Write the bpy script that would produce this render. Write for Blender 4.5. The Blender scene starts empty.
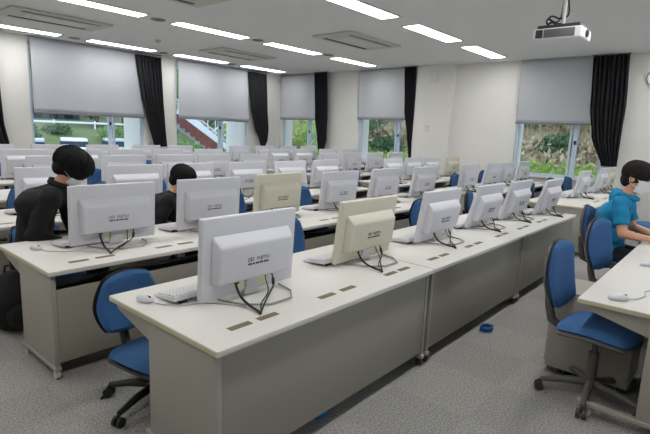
import bpy, bmesh, math, random
from mathutils import Vector, Matrix, Euler
random.seed(7)
S = bpy.context.scene
C = S.collection
PI = math.pi

# ---------------------------------------------------------------- camera, sky, exposure
CAM_Z = 1.582
yaw, pitch, roll = 0.7054998, -0.1739776, 0.0414571
f = Vector((math.cos(yaw)*math.cos(pitch), math.sin(yaw)*math.cos(pitch), math.sin(pitch)))
r = f.cross(Vector((0, 0, 1))).normalized(); u = r.cross(f)
r2 = math.cos(roll)*r + math.sin(roll)*u
u2 = -math.sin(roll)*r + math.cos(roll)*u
cd = bpy.data.cameras.new('camera'); cam = bpy.data.objects.new('camera', cd); C.objects.link(cam)
cam.matrix_world = Matrix(((r2.x, u2.x, -f.x, 0), (r2.y, u2.y, -f.y, 0), (r2.z, u2.z, -f.z, CAM_Z), (0, 0, 0, 1)))
cd.sensor_width = 36; cd.lens = 485.72/650*36; cd.clip_start = .02; cd.clip_end = 300
S.camera = cam

w = bpy.data.worlds.new('world'); S.world = w; w.use_nodes = True
nt = w.node_tree; bg = nt.nodes['Background']
tc = nt.nodes.new('ShaderNodeTexCoord'); sp = nt.nodes.new('ShaderNodeSeparateXYZ'); rp = nt.nodes.new('ShaderNodeValToRGB')
nt.links.new(tc.outputs['Generated'], sp.inputs[0]); nt.links.new(sp.outputs['Z'], rp.inputs[0]); nt.links.new(rp.outputs[0], bg.inputs[0])
rp.color_ramp.elements[0].color = (.86, .92, 1, 1); rp.color_ramp.elements[1].color = (.62, .76, 1, 1)
SKY = 2.6; bg.inputs[1].default_value = SKY
LAMP = 15.5                      # radiance of the fluorescent diffusers
S.view_settings.view_transform = 'Standard'; S.view_settings.look = 'None'
S.view_settings.gamma = 1; S.view_settings.use_curve_mapping = False
S.view_settings.exposure = 0.0

# ---------------------------------------------------------------- materials
def srgb(c):
    return tuple(((v/255)/12.92 if v/255 <= .04045 else ((v/255+.055)/1.055)**2.4) for v in c)
def mat(name, col, rough=.5, noise=0, scale=20, bump=0, bscale=200, metal=0, spec=.5, trans=0):
    m = bpy.data.materials.new(name); m.use_nodes = True; t = m.node_tree; b = t.nodes['Principled BSDF']
    c = (*srgb(col), 1)
    b.inputs['Base Color'].default_value = c; b.inputs['Roughness'].default_value = rough
    b.inputs['Metallic'].default_value = metal; b.inputs['Specular IOR Level'].default_value = spec
    co = t.nodes.new('ShaderNodeTexCoord')
    n = t.nodes.new('ShaderNodeTexNoise'); n.inputs['Scale'].default_value = scale; n.inputs['Detail'].default_value = 4
    t.links.new(co.outputs['Object'], n.inputs['Vector'])
    mx = t.nodes.new('ShaderNodeMix'); mx.data_type = 'RGBA'
    k = max(noise, .015)
    mx.inputs['A'].default_value = tuple(v*(1-k) for v in c[:3])+(1,)
    mx.inputs['B'].default_value = tuple(min(1, v*(1+k)) for v in c[:3])+(1,)
    t.links.new(n.outputs['Fac'], mx.inputs['Factor']); t.links.new(mx.outputs['Result'], b.inputs['Base Color'])
    if bump:
        n2 = t.nodes.new('ShaderNodeTexNoise'); n2.inputs['Scale'].default_value = bscale
        t.links.new(co.outputs['Object'], n2.inputs['Vector'])
        bp = t.nodes.new('ShaderNodeBump'); bp.inputs['Strength'].default_value = bump; bp.inputs['Distance'].default_value = .01
        t.links.new(n2.outputs['Fac'], bp.inputs['Height']); t.links.new(bp.outputs[0], b.inputs['Normal'])
    return m
def emis(name, col, s):
    m = bpy.data.materials.new(name); m.use_nodes = True; t = m.node_tree; t.nodes.clear()
    o = t.nodes.new('ShaderNodeOutputMaterial'); e = t.nodes.new('ShaderNodeEmission')
    e.inputs[0].default_value = (*col, 1); e.inputs[1].default_value = s; t.links.new(e.outputs[0], o.inputs[0]); return m
def glass(name):
    m = bpy.data.materials.new(name); m.use_nodes = True; t = m.node_tree; t.nodes.clear()
    o = t.nodes.new('ShaderNodeOutputMaterial'); a = t.nodes.new('ShaderNodeBsdfTransparent'); g = t.nodes.new('ShaderNodeBsdfGlossy')
    g.inputs['Roughness'].default_value = .02; a.inputs[0].default_value = (.93, .96, .96, 1)
    fr = t.nodes.new('ShaderNodeFresnel'); fr.inputs[0].default_value = 1.3; x = t.nodes.new('ShaderNodeMixShader')
    t.links.new(fr.outputs[0], x.inputs[0]); t.links.new(a.outputs[0], x.inputs[1]); t.links.new(g.outputs[0], x.inputs[2]); t.links.new(x.outputs[0], o.inputs[0])
    return m
def fabric_blind(name, col, tr):
    m = bpy.data.materials.new(name); m.use_nodes = True; t = m.node_tree; t.nodes.clear()
    o = t.nodes.new('ShaderNodeOutputMaterial'); d = t.nodes.new('ShaderNodeBsdfDiffuse'); g = t.nodes.new('ShaderNodeBsdfTranslucent')
    co = t.nodes.new('ShaderNodeTexCoord'); br = t.nodes.new('ShaderNodeTexNoise'); br.inputs['Scale'].default_value = 1.5
    t.links.new(co.outputs['Object'], br.inputs[0]); cr = t.nodes.new('ShaderNodeValToRGB')
    c = srgb(col); cr.color_ramp.elements[0].color = (*[v*.94 for v in c], 1); cr.color_ramp.elements[1].color = (*[v*1.05 for v in c], 1)
    t.links.new(br.outputs['Fac'], cr.inputs[0])
    t.links.new(cr.outputs[0], d.inputs[0]); t.links.new(cr.outputs[0], g.inputs[0])
    x = t.nodes.new('ShaderNodeMixShader'); x.inputs[0].default_value = tr
    t.links.new(d.outputs[0], x.inputs[1]); t.links.new(g.outputs[0], x.inputs[2]); t.links.new(x.outputs[0], o.inputs[0]); return m
def carpet():
    m = bpy.data.materials.new('grey_carpet'); m.use_nodes = True; t = m.node_tree; b = t.nodes['Principled BSDF']
    b.inputs['Roughness'].default_value = .95; b.inputs['Specular IOR Level'].default_value = .1
    co = t.nodes.new('ShaderNodeTexCoord')
    n = t.nodes.new('ShaderNodeTexNoise'); n.inputs['Scale'].default_value = 95; n.inputs['Detail'].default_value = 3
    n2 = t.nodes.new('ShaderNodeTexNoise'); n2.inputs['Scale'].default_value = 1.2
    ck = t.nodes.new('ShaderNodeTexChecker'); ck.inputs['Scale'].default_value = 2.0
    ck.inputs[1].default_value = (1, 1, 1, 1); ck.inputs[2].default_value = (.93, .93, .93, 1)
    for k in (n, n2, ck): t.links.new(co.outputs['Object'], k.inputs['Vector'])
    cr = t.nodes.new('ShaderNodeValToRGB'); cr.color_ramp.elements[0].position = .3; cr.color_ramp.elements[1].position = .7
    cr.color_ramp.elements[0].color = (*srgb((120, 118, 116)), 1); cr.color_ramp.elements[1].color = (*srgb((182, 179, 174)), 1)
    t.links.new(n.outputs['Fac'], cr.inputs[0])
    mm = t.nodes.new('ShaderNodeMix'); mm.data_type = 'RGBA'; mm.blend_type = 'MULTIPLY'; mm.inputs['Factor'].default_value = 1
    t.links.new(cr.outputs[0], mm.inputs['A']); t.links.new(ck.outputs[0], mm.inputs['B'])
    t.links.new(mm.outputs['Result'], b.inputs['Base Color'])
    bp = t.nodes.new('ShaderNodeBump'); bp.inputs['Strength'].default_value = .5; bp.inputs['Distance'].default_value = .01
    t.links.new(n.outputs['Fac'], bp.inputs['Height']); t.links.new(bp.outputs[0], b.inputs['Normal'])
    return m
M = dict(
 wall=mat('painted_wall', (220, 218, 213), .9, .02, 3), ceil=mat('ceiling_board', (228, 229, 227), .95, .03, 40, .2, 300),
 carpet=carpet(), top=mat('desk_laminate', (214, 211, 205), .55, .02, 8, spec=.25), edge=mat('desk_edge', (196, 190, 158), .5, .05),
 panel=mat('desk_steel', (150, 146, 134), .5, .03, 5), leg=mat('desk_leg_steel', (158, 154, 145), .5, .02), dark=mat('dark_recess', (38, 36, 34), .8),
 white=mat('white_plastic', (206, 206, 212), .4, .02), cream=mat('yellowed_plastic', (204, 200, 182), .4, .02),
 grey=mat('grey_plastic', (120, 120, 118), .5), key=mat('key_plastic', (205, 205, 205), .5), label=mat('cream_sticker', (222, 218, 186), .6),
 badge=mat('badge_ink', (70, 70, 74), .5), screen=mat('dark_screen', (14, 16, 20), .15), cable=mat('black_cable', (14, 14, 15), .5),
 gcable=mat('grey_cable', (170, 170, 170), .5), rod=mat('grey_rod', (150, 150, 150), .4, metal=.3), slot=mat('cable_slot_cover', (112, 104, 78), .6, .1, 60),
 blue=mat('blue_upholstery', (54, 98, 148), .9, .08, 60, .3, 400), cgrey=mat('chair_shell', (92, 90, 86), .6), black=mat('black_plastic', (26, 26, 27), .5),
 caster=mat('caster_rubber', (60, 58, 56), .5), wcaster=mat('pale_caster', (190, 190, 186), .5),
 curtain=mat('black_curtain', (30, 30, 34), .95, .08, 30), blind=fabric_blind('blind_fabric', (208, 209, 213), .38), bar=mat('blind_bar', (120, 122, 128), .5),
 frame=mat('aluminium_frame', (196, 210, 228), .35, .02), glass=glass('window_glass'), lamp=emis('fluorescent_diffuser', (1, 1, .99), LAMP),
 lframe=mat('lamp_frame', (210, 210, 208), .6), vent=mat('vent_grey', (150, 148, 144), .6), ac=mat('air_conditioner', (200, 198, 190), .6),
 proj=mat('projector_white', (225, 225, 226), .4), pgrille=mat('projector_grille', (105, 105, 108), .6, .2, 250), pdark=mat('projector_dark', (55, 55, 58), .5),
 sign=mat('notice_paper', (226, 220, 208), .7), red=mat('notice_red', (190, 120, 100), .6),
 skin=mat('skin', (214, 160, 128), .55, .03, 20), hair=mat('black_hair', (15, 13, 13), .7, .3, 120, .4, 160, spec=.25), bhair=mat('dark_brown_hair', (33, 25, 23), .7, .3, 120, .4, 160, spec=.25),
 bshirt=mat('black_shirt', (15, 15, 18), .9, .1, 20), tshirt=mat('turquoise_shirt', (18, 128, 172), .9, .06, 20), mask=mat('white_mask', (228, 230, 234), .8),
 trouser=mat('dark_trousers', (30, 32, 42), .9), shoe=mat('shoe', (40, 40, 42), .7), eye=mat('eye_dark', (25, 18, 15), .3),
 bag=mat('black_bag', (22, 22, 23), .85, .1, 30, .2), bcloth=mat('blue_cloth', (20, 90, 150), .9),
 leaf=mat('leaf_green', (118, 150, 92), .7, .35, 3), leaf2=mat('bright_leaf', (152, 186, 84), .7, .3, 4), leaf3=mat('dry_leaf', (182, 166, 138), .8, .3, 4), leafd=mat('dark_leaf', (76, 108, 72), .8, .4, 3),
 earth=mat('hill_earth', (160, 150, 118), .95, .35, 2.5, .5, 10), asphalt=mat('asphalt', (180, 184, 188), .9, .05, 6), grass=mat('dry_grass', (106, 116, 74), .95, .35, 1.2),
 carw=mat('white_car_paint', (238, 240, 244), .25), carg=mat('silver_car_paint', (190, 200, 210), .25), cglass=mat('car_glass', (40, 50, 60), .4, spec=.2), tyre=mat('tyre', (30, 30, 30), .8), clamp=mat('car_lamp', (225, 225, 220), .2),
 brick=mat('stair_tile', (150, 96, 88), .8, .15, 12), rail=mat('white_rail', (232, 238, 245), .5), roofg=mat('dark_roof', (72, 86, 96), .7), outw=mat('outer_wall', (226, 232, 240), .8, .02, 3), bark=mat('bark', (96, 82, 64), .9, .2, 10),
 clock=mat('clock_face', (235, 235, 232), .5),
)

# ---------------------------------------------------------------- mesh helpers
class MB:
    def __init__(s): s.b = bmesh.new()
    def box(s, x0, x1, y0, y1, z0, z1, bev=0, seg=2):
        vs = [s.b.verts.new((x, y, z)) for x in (x0, x1) for y in (y0, y1) for z in (z0, z1)]
        F = [(0, 1, 3, 2), (4, 6, 7, 5), (0, 4, 5, 1), (2, 3, 7, 6), (0, 2, 6, 4), (1, 5, 7, 3)]
        fs = [s.b.faces.new([vs[i] for i in t]) for t in F]
        if bev:
            es = list({e for q in fs for e in q.edges})
            bmesh.ops.bevel(s.b, geom=es, offset=bev, segments=seg, profile=.5, affect='EDGES')
        return s
    def hexa(s, bot, top):
        vs = [s.b.verts.new(p) for p in bot]+[s.b.verts.new(p) for p in top]
        n = len(bot)
        s.b.faces.new(vs[:n][::-1]); s.b.faces.new(vs[n:])
        for i in range(n): s.b.faces.new((vs[i], vs[(i+1) % n], vs[n+(i+1) % n], vs[n+i]))
        return s
    def tube(s, pts, rad, seg=8, close=False):
        pts = [Vector(p) for p in pts]; rings = []; n = len(pts)
        rr = rad if isinstance(rad, (list, tuple)) else [rad]*n
        ref = None
        for i, p in enumerate(pts):
            d = (pts[min(i+1, n-1)]-pts[max(i-1, 0)]).normalized()
            if ref is None:
                ref = d.orthogonal().normalized()
            ref = (ref-d*ref.dot(d))
            if ref.length < 1e-5: ref = d.orthogonal()
            ref.normalize(); b2 = d.cross(ref)
            rings.append([s.b.verts.new(p+rr[i]*(math.cos(2*PI*k/seg)*ref+math.sin(2*PI*k/seg)*b2)) for k in range(seg)])
        for a, b in zip(rings, rings[1:]):
            for k in range(seg): s.b.faces.new((a[k], a[(k+1) % seg], b[(k+1) % seg], b[k]))
        s.b.faces.new(rings[0][::-1]); s.b.faces.new(rings[-1])
        return s
    def cyl(s, c, rad, h, axis='z', seg=20, r2=None):
        c = Vector(c); a = {'x': Vector((1, 0, 0)), 'y': Vector((0, 1, 0)), 'z': Vector((0, 0, 1))}[axis]
        return s.tube([c-a*h/2, c+a*h/2], [rad, rad if r2 is None else r2], seg)
    def ell(s, c, rx, ry, rz, rot=None, seg=20):
        m = Matrix.Translation(Vector(c)) @ (rot.to_4x4() if rot else Matrix()) @ Matrix.Diagonal((rx, ry, rz, 1))
        bmesh.ops.create_uvsphere(s.b, u_segments=seg, v_segments=max(6, seg//2), radius=1, matrix=m); return s
    def grid(s, fn, nu, nv, thick=None):
        V = [[s.b.verts.new(fn(i/nu, j/nv)) for j in range(nv+1)] for i in range(nu+1)]
        for i in range(nu):
            for j in range(nv): s.b.faces.new((V[i][j], V[i+1][j], V[i+1][j+1], V[i][j+1]))
        return s
    def mesh(s, name, m, smooth=True):
        bmesh.ops.recalc_face_normals(s.b, faces=s.b.faces)
        me = bpy.data.meshes.new(name); s.b.to_mesh(me); s.b.free(); me.materials.append(m)
        if smooth:
            for p in me.polygons: p.use_smooth = True
            try: me.set_sharp_from_angle(angle=math.radians(38))
            except Exception: pass
        return me
    def obj(s, name, m, parent=None, smooth=True):
        o = bpy.data.objects.new(name, s.mesh(name, m, smooth)); C.objects.link(o)
        if parent: o.parent = parent
        return o
def spline(P, n=5):
    P = [Vector(p) for p in P]; Q = [P[0]]+P+[P[-1]]; out = []
    for i in range(1, len(Q)-2):
        for k in range(n):
            t = k/n; a, b, c, d = Q[i-1], Q[i], Q[i+1], Q[i+2]
            out.append(.5*((2*b)+(c-a)*t+(2*a-5*b+4*c-d)*t*t+(3*b-a-3*c+d)*t*t*t))
    return out+[P[-1]]
def solid(o, t, off=0):
    md = o.modifiers.new('thickness', 'SOLIDIFY'); md.thickness = t; md.offset = off; return o
def empty(name, loc=(0, 0, 0), rz=0):
    o = bpy.data.objects.new(name, None); C.objects.link(o); o.location = loc; o.rotation_euler = (0, 0, rz)
    o.empty_display_size = .1; return o
def tag(o, label, cat, group=None, kind=None):
    if label: o['label'] = label
    if cat: o['category'] = cat
    if group: o['group'] = group
    if kind: o['kind'] = kind
    return o
def struct(o): o['kind'] = 'structure'; return o
def copy_tree(o, parent=None):
    c = o.copy(); C.objects.link(c); c.parent = parent
    for ch in o.children: copy_tree(ch, c)
    return c
def spawn(proto, used, loc, rz=0):
    o = proto if not used.get(proto.name) else copy_tree(proto)
    used[proto.name] = True
    o.location = loc; o.rotation_euler = (0, 0, rz); return o
USED = {}
def ptree(o):
    yield o
    for c in o.children: yield from ptree(c)

# ---------------------------------------------------------------- room shell
XW, YW, ZC = 11.3, 11.75, 3.31
X0, Y0 = -2.6, -3.4
SILL, HEAD = .80, 3.2
T_L, T_F = 1.05, .50
def wall_with_holes(name, along, lo, hi, plane, thick, holes):
    m = MB(); a = lo
    def seg(p, q, z0, z1):
        if q-p < 1e-4: return
        if along == 'x': m.box(p, q, plane, plane+thick, z0, z1)
        else: m.box(plane, plane+thick, p, q, z0, z1)
    for (p, q) in holes:
        seg(a, p, 0, ZC+.2); seg(p, q, 0, SILL); seg(p, q, HEAD, ZC+.2); a = q
    seg(a, hi, 0, ZC+.2)
    return struct(m.obj(name, M['wall'], smooth=False))
WL = [(3.93, 6.52), (7.45, 9.95)]
WF = [(2.25, 4.05), (6.75, 8.5), (9.85, 11.64)]
struct(MB().box(X0, XW, Y0, YW, -.12, 0).obj('floor', M['carpet'], smooth=False))
struct(MB().box(X0-.2, XW+T_F, Y0-.2, YW+T_L, ZC, ZC+.15).obj('ceiling', M['ceil'], smooth=False))
wall_with_holes('wall_left', 'x', X0, XW+T_F, YW, T_L, WL)
wall_with_holes('wall_far', 'y', Y0, YW-.001, XW, T_F, WF)
struct(MB().box(X0-.2, X0, Y0, YW, 0, ZC).obj('wall_near', M['wall'], smooth=False))
WR = [(2.6, 5.4), (7.6, 10.2)]  # openings out of view, added and sized to let in daylight fill
_m = MB(); _a = X0-.2
for p_, q_ in WR: _m.box(_a, p_, Y0-.2, Y0, 0, ZC+.1).box(p_, q_, Y0-.2, Y0, 0, .8).box(p_, q_, Y0-.2, Y0, 3.1, ZC+.1); _a = q_
_m.box(_a, XW+T_F, Y0-.2, Y0, 0, ZC+.1); struct(_m.obj('wall_right', M['wall'], smooth=False))
struct(MB().box(XW-.16, XW-.001, 5.62, 6.62, 0, ZC-.001).obj('trim_1', M['wall'], smooth=False))   # pier on the far wall
struct(MB().box(X0, XW, YW-.015, YW-.001, 0, .08).obj('baseboard_left', M['grey'], smooth=False))
struct(MB().box(XW-.015, XW-.001, Y0, 5.61, 0, .08).box(XW-.015, XW-.001, 6.63, YW-.02, 0, .08).obj('baseboard_far', M['grey'], smooth=False))

def window(n, along, a, b, plane, split):
    fr = MB(); d0, d1 = plane+.05, plane+.12
    def bx(p, q, z0, z1, e0=d0, e1=d1):
        if along == 'x': fr.box(p, q, e0, e1, z0, z1)
        else: fr.box(e0, e1, p, q, z0, z1)
    bx(a, a+.06, SILL, HEAD); bx(b-.06, b, SILL, HEAD); bx(a, b, SILL, SILL+.06); bx(a, b, HEAD-.06, HEAD)
    bx(split-.045, split+.045, SILL+.06, HEAD-.06, plane+.06, plane+.115)
    bx(split+.09, split+.125, SILL+.06, HEAD-.06, plane+.085, plane+.13)
    o = struct(fr.obj('window_%d' % n, M['frame'], smooth=False))
    for (p, q, e) in ((a+.06, split-.045, .08), (split+.045, b-.06, .10)):
        g = MB()
        if along == 'x': g.box(p, q, plane+e, plane+e+.005, SILL+.06, HEAD-.06)
        else: g.box(plane+e, plane+e+.005, p, q, SILL+.06, HEAD-.06)
        g.obj('pane', M['glass'], o, smooth=False)
    lk = MB()
    if along == 'x': lk.box(split-.02, split+.02, plane+.035, plane+.06, 1.52, 1.60, .005)
    else: lk.box(plane+.035, plane+.06, split-.02, split+.02, 1.52, 1.60, .005)
    lk.obj('latch', M['dark'], o)
    s = MB()
    if along == 'x': s.box(a-.02, b+.02, plane-.06, plane+.05, SILL-.03, SILL-.001)
    else: s.box(plane-.06, plane+.05, a-.02, b+.02, SILL-.03, SILL-.001)
    s.obj('window_sill', M['lframe'], o, smooth=False)
window(1, 'x', *WL[0], YW, 5.68); window(2, 'x', *WL[1], YW, 8.95)
window(3, 'y', *WF[2], XW, 10.45); window(4, 'y', *WF[1], XW, 7.2); window(5, 'y', *WF[0], XW, 2.80)

# ---------------------------------------------------------------- blinds and curtains
def blind(along, a, b, zb, label):
    t = empty('roller_blind', ((a+b)/2, YW-.06, ZC-.1) if along == 'x' else (XW-.06, (a+b)/2, ZC-.1), 0 if along == 'x' else -PI/2)
    W = b-a; z = zb-(ZC-.1)
    n = 24
    def fn(i, j): return Vector((-W/2+W*i, -.03+.006*math.sin(i*26)*(j) + .004*math.sin(9*j+i*4), z+(.098-z)*j))
    solid(MB().grid(fn, 40, 16).obj('fabric', M['blind'], t), .002)
    MB().box(-W/2, W/2, -.042, -.018, z-.02, z+.012, .005).obj('bottom_bar', M['bar'], t)
    MB().cyl((0, .018, .055), .033, W, 'x').obj('roller', M['lframe'], t)
    MB().tube([(-W/2-.04, -.01, .04), (-W/2-.045, -.02, -.5), (-W/2-.04, -.01, -1.1), (-W/2-.055, -.01, -.5), (-W/2-.06, -.01, .04)], .004, 6).obj('pull_cord', M['wcaster'], t)
    tag(t, label, 'blind', 'roller blinds over the windows')
blind('x', 3.96, 6.5, 1.74, 'widest pale grey roller blind, over the left window with the parked cars')
blind('x', 7.48, 9.92, 1.78, 'pale grey roller blind over the window showing the outdoor stairs')
blind('y', 9.9, 11.62, 1.93, 'pale grey roller blind with creases, on the window beside the room corner')
blind('y', 6.85, 8.5, 1.98, 'pale grey roller blind on the window just left of the wall pier')
blind('y', 2.35, 4.05, 1.95, 'pale grey roller blind on the rightmost window, behind the projector')

def curtain(along, prof, label, folds=7):
    # prof: list of (z, a, b) from the top down
    t = empty('curtain', ((prof[0][1]+prof[0][2])/2, YW-.16, ZC-.02) if along == 'x' else (XW-.16, (prof[0][1]+prof[0][2])/2, ZC-.02), 0)
    def at(z):
        for (z1, a1, b1), (z2, a2, b2) in zip(prof, prof[1:]):
            if z <= z1 and z >= z2:
                k = (z1-z)/(z1-z2); k = k*k*(3-2*k)*.4+k*.6
                return a1+(a2-a1)*k, b1+(b2-b1)*k
        return prof[-1][1:]
    zt, zb = prof[0][0], prof[-1][0]
    loc = Vector(t.location)
    def fn(i, j):
        z = zt+(zb-zt)*j; a, b = at(z); x = a+(b-a)*i
        wd = abs(b-a); d = .045*math.sin(i*folds*2*PI)*(.5+.5*min(1, wd/.5)) + .012*math.sin(i*31+j*5)
        p = Vector((x, YW-.16+d, z)) if along == 'x' else Vector((XW-.16+d, x, z))
        return p-loc
    solid(MB().grid(fn, 90, 30).obj('drape', M['curtain'], t), .008)
    (a, b) = prof[0][1:]; lo, hi = min(a, b)-.02, max(a, b)+.02
    if along == 'x': MB().box(lo-loc.x, hi-loc.x, -.02, .02, 0, .019).obj('curtain_rail', M['grey'], t)
    else: MB().box(-.02, .02, lo-loc.y, hi-loc.y, 0, .019).obj('curtain_rail', M['grey'], t)
    tag(t, label, 'curtain', 'black curtains gathered beside the windows')
curtain('x', [(3.28, 2.55, 3.3), (2.2, 2.6, 3.34), (1.5, 2.7, 3.36), (1.0, 2.8, 3.44)], 'black curtain cut by the left edge of the photo', 8)
curtain('x', [(3.25, 6.25, 6.93), (2.3, 6.38, 6.98), (1.6, 6.56, 7.02), (1.02, 6.72, 7.06)], 'black curtain between the car window and the stairs window', 7)
curtain('x', [(3.25, 9.82, 10.52), (2.2, 9.95, 10.6), (1.6, 10.1, 10.66), (1.25, 10.3, 10.62), (1.0, 10.4, 10.5)], 'black curtain gathered to a point right of the stairs window', 6)
curtain('y', [(3.29, 10.14, 9.63), (2.0, 10.06, 9.56), (1.3, 9.92, 9.56), (1.12, 9.88, 9.62), (.9, 9.84, 9.72)], 'black curtain hanging between the two narrow windows of the far wall', 6)
curtain('y', [(3.29, 7.0, 6.65), (2.2, 6.93, 6.64), (1.6, 6.8, 6.64), (1.0, 6.7, 6.64)], 'narrow black curtain hanging against the wall pier', 5)
curtain('y', [(3.29, 2.60, 1.97), (2.3, 2.55, 1.92), (1.7, 2.45, 1.93), (1.12, 2.2, 1.93)], 'widest black curtain, right of the rightmost window', 8)

# ---------------------------------------------------------------- ceiling fittings
def panel_mesh():
    t = empty('ceiling_light'); L, Wd = 1.52, .30
    fr = MB(); h = .012
    for b in ((-L/2-.03, L/2+.03, -Wd/2-.03, -Wd/2), (-L/2-.03, L/2+.03, Wd/2, Wd/2+.03), (-L/2-.03, -L/2, -Wd/2, Wd/2), (L/2, L/2+.03, -Wd/2, Wd/2)):
        fr.box(*b, -h, 0)
    fr.obj('frame', M['lframe'], t, smooth=False)
    MB().box(-L/2, L/2, -Wd/2, Wd/2, -.008, -.001).obj('diffuser', M['lamp'], t, smooth=False)
    return t
lp = panel_mesh()
rowname = {1.0: 'line beside the projector', 4.35: 'second line', 7.7: 'third line', 11.03: 'line by the left windows'}
colname = {-3: 'first', -2: 'second', -1: 'third', 0: 'near end', 1: 'second', 2: 'third', 3: 'far end'}
for y in (1.0, 4.35, 7.7, 11.03):
    for i in range(-2, 4):
        x = 1.945*(2.21+1.092*i)-.76
        if x+.9 > XW: x = XW-.95
        o = spawn(lp, USED, (x, y, ZC-.001))
        if i >= 0: lab = 'fluorescent ceiling light, %s, %s' % (['fourth from the far wall', 'third from the far wall', 'second from the far wall', 'closest to the far wall'][i], rowname[y])
        else: lab = 'fluorescent ceiling light, %s from the near wall, %s' % (['first', 'second'][i+2], rowname[y])
        tag(o, lab, 'ceiling light', 'recessed fluorescent ceiling lights')
def vent_proto():
    t = empty('ceiling_vent')
    MB().cyl((0, 0, -.006), .12, .012, seg=28).obj('ring', M['vent'], t)
    m = MB()
    for rr in (.09, .06, .03): m.cyl((0, 0, -.014-.004*(.09-rr)/.03), rr, .006, seg=24)
    m.obj('cone', M['grey'], t); return t
vp = vent_proto()
for (x, y, lab) in ((4.6, 7.75, 'near end of the third light line'), (6.7, 7.64, 'middle of the third light line'), (8.75, 7.55, 'far end of the third light line'),
                    (4.63, 11.1, 'near end of the line of lights by the windows'), (6.7, 11.1, 'middle of the line of lights by the windows'), (8.78, 11.1, 'far end of the line of lights by the windows')):
    tag(spawn(vp, USED, (x, y, ZC-.001)), 'round grey ceiling vent, '+lab, 'vent', 'round ceiling vents')
def ac_proto():
    t = empty('air_conditioner'); L, W = 1.62, .9
    MB().box(-L/2, L/2, -W/2, W/2, -.035, 0, .012).obj('casing', M['ac'], t)
    MB().box(-L/2+.32, L/2-.32, -.2, .2, -.043, -.034, .004).obj('intake_panel', M['lframe'], t)
    for s in (-1, 1):
        MB().box(-L/2+.18, L/2-.18, s*.30-.035, s*.30+.035, -.040, -.034).obj('air_slot', M['dark'] if s > 0 else M['grey'], t, smooth=False)
        MB().hexa([(-.62, s*.30-.03, -.05), (.62, s*.30-.03, -.05), (.62, s*.30-.02, -.05), (-.62, s*.30-.02, -.05)], [(-.62, s*.30-.01, -.038), (.62, s*.30-.01, -.038), (.62, s*.30, -.038), (-.62, s*.30, -.038)]).obj('louvre', M['vent'], t, smooth=False)
    return t
ap = ac_proto()
for (x, y, lab) in ((3.6, 9.35, 'nearest the left window wall'), (7.68, 5.9, 'above the middle of the room, right of centre'), (7.7, 9.45, 'second by the window wall, nearer the corner'), (3.6, 5.9, 'at the top edge of the photo')):
    tag(spawn(ap, USED, (x, y, ZC-.001)), 'beige two-slot ceiling air conditioner '+lab, 'air conditioner', 'ceiling air conditioners')
o = MB().cyl((0, 0, -.02), .05, .04, seg=20, r2=.06).cyl((0, 0, -.045), .03, .02, seg=16).obj('smoke_detector', M['wcaster']); o.location = (5.68, 9.58, ZC)
tag(o, 'small round smoke detector on the ceiling', 'smoke detector')
t = empty('sensor', (XW-.07, YW-.03, 3.1))
MB().box(-.035, .035, -.03, .028, -.05, .05, .01).obj('housing', M['lframe'], t); MB().ell((0, -.03, -.02), .02, .015, .02).obj('lens', M['dark'], t)
tag(t, 'small white sensor in the corner of the room under the ceiling', 'sensor')
# projector
t = empty('projector', (6.02, 1.56, 2.72), 0)
MB().box(0, .42, 0, .52, 0, .125, .02, 3).obj('casing', M['proj'], t)
MB().box(-.004, .004, .07, .40, .018, .108, .002).obj('side_grille', M['pgrille'], t)
MB().box(-.004, .004, .41, .49, .018, .108, .002).obj('speaker_grille', M['pdark'], t)
MB().box(.03, .39, .03, .49, .12, .165, .012).obj('upper_cover', M['pdark'], t)
l = MB().cyl((.2, -.004, .065), .042, .03, 'y').obj('lens', M['pdark'], t); MB().cyl((.2, -.012, .065), .026, .024, 'y').obj('lens_glass', M['screen'], l)
mt = MB().box(.12, .28, .18, .34, .15, .17, .004).tube([(.2, .26, .17), (.2, .26, ZC-2.72-.03)], .024, 14).cyl((.2, .26, ZC-2.72-.016), .08, .03).obj('ceiling_mount', M['lframe'], t)
MB().tube(spline([(.10, .38, .165), (.06, .40, .21), (.10, .36, .27), (.17, .29, .25), (.23, .22, .30), (.21, .24, .5)]), .010, 8).tube(spline([(.08, .30, .165), (.03, .33, .19), (.06, .38, .24), (.14, .33, .21), (.19, .29, .26), (.2, .28, .45)]), .008, 8).tube(spline([(.12, .42, .165), (.1, .36, .20), (.16, .30, .19), (.2, .22, .18)]), .012, 8).obj('cables', M['cable'], t)
tag(t, 'white projector hanging from the ceiling on a short pole', 'projector')
# clock, notice, speaker
t = empty('wall_clock', (XW-.002, 1.5, 2.84))
MB().cyl((-.02, 0, 0), .17, .04, 'x', 40).obj('rim', M['grey'], t); MB().cyl((-.043, 0, 0), .15, .008, 'x', 40).obj('dial', M['clock'], t)
MB().tube([(-.05, 0, 0), (-.05, .05, .06)], .005, 6).tube([(-.05, 0, 0), (-.05, -.09, .07)], .004, 6).obj('hand', M['black'], t)
tag(t, 'round white wall clock cut by the right edge of the photo', 'clock')
t = empty('notice_plate', (XW-.165, 6.22, 1.78))
MB().box(-.003, .003, -.09, .09, -.13, .07, .001).obj('sheet', M['sign'], t)
MB().box(-.005, -.002, -.075, .075, .035, .05).obj('heading', M['red'], t)
m = MB()
for k in range(4): m.box(-.005, -.002, -.07, .05-.02*(k % 2), .005-.03*k, .012-.03*k)
m.obj('small_print', M['vent'], t); tag(t, 'small cream notice plate fixed to the wall pier', 'notice')
t = empty('wall_speaker', (XW-.165, 6.12, 3.02))
MB().box(-.03, .0, -.11, .11, -.11, .11, .01).obj('box', M['wall'], t); MB().box(-.034, -.029, -.085, .085, -.085, .085).obj('grille', M['lframe'], t)
tag(t, 'square cream wall speaker high on the wall pier', 'speaker')

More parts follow.
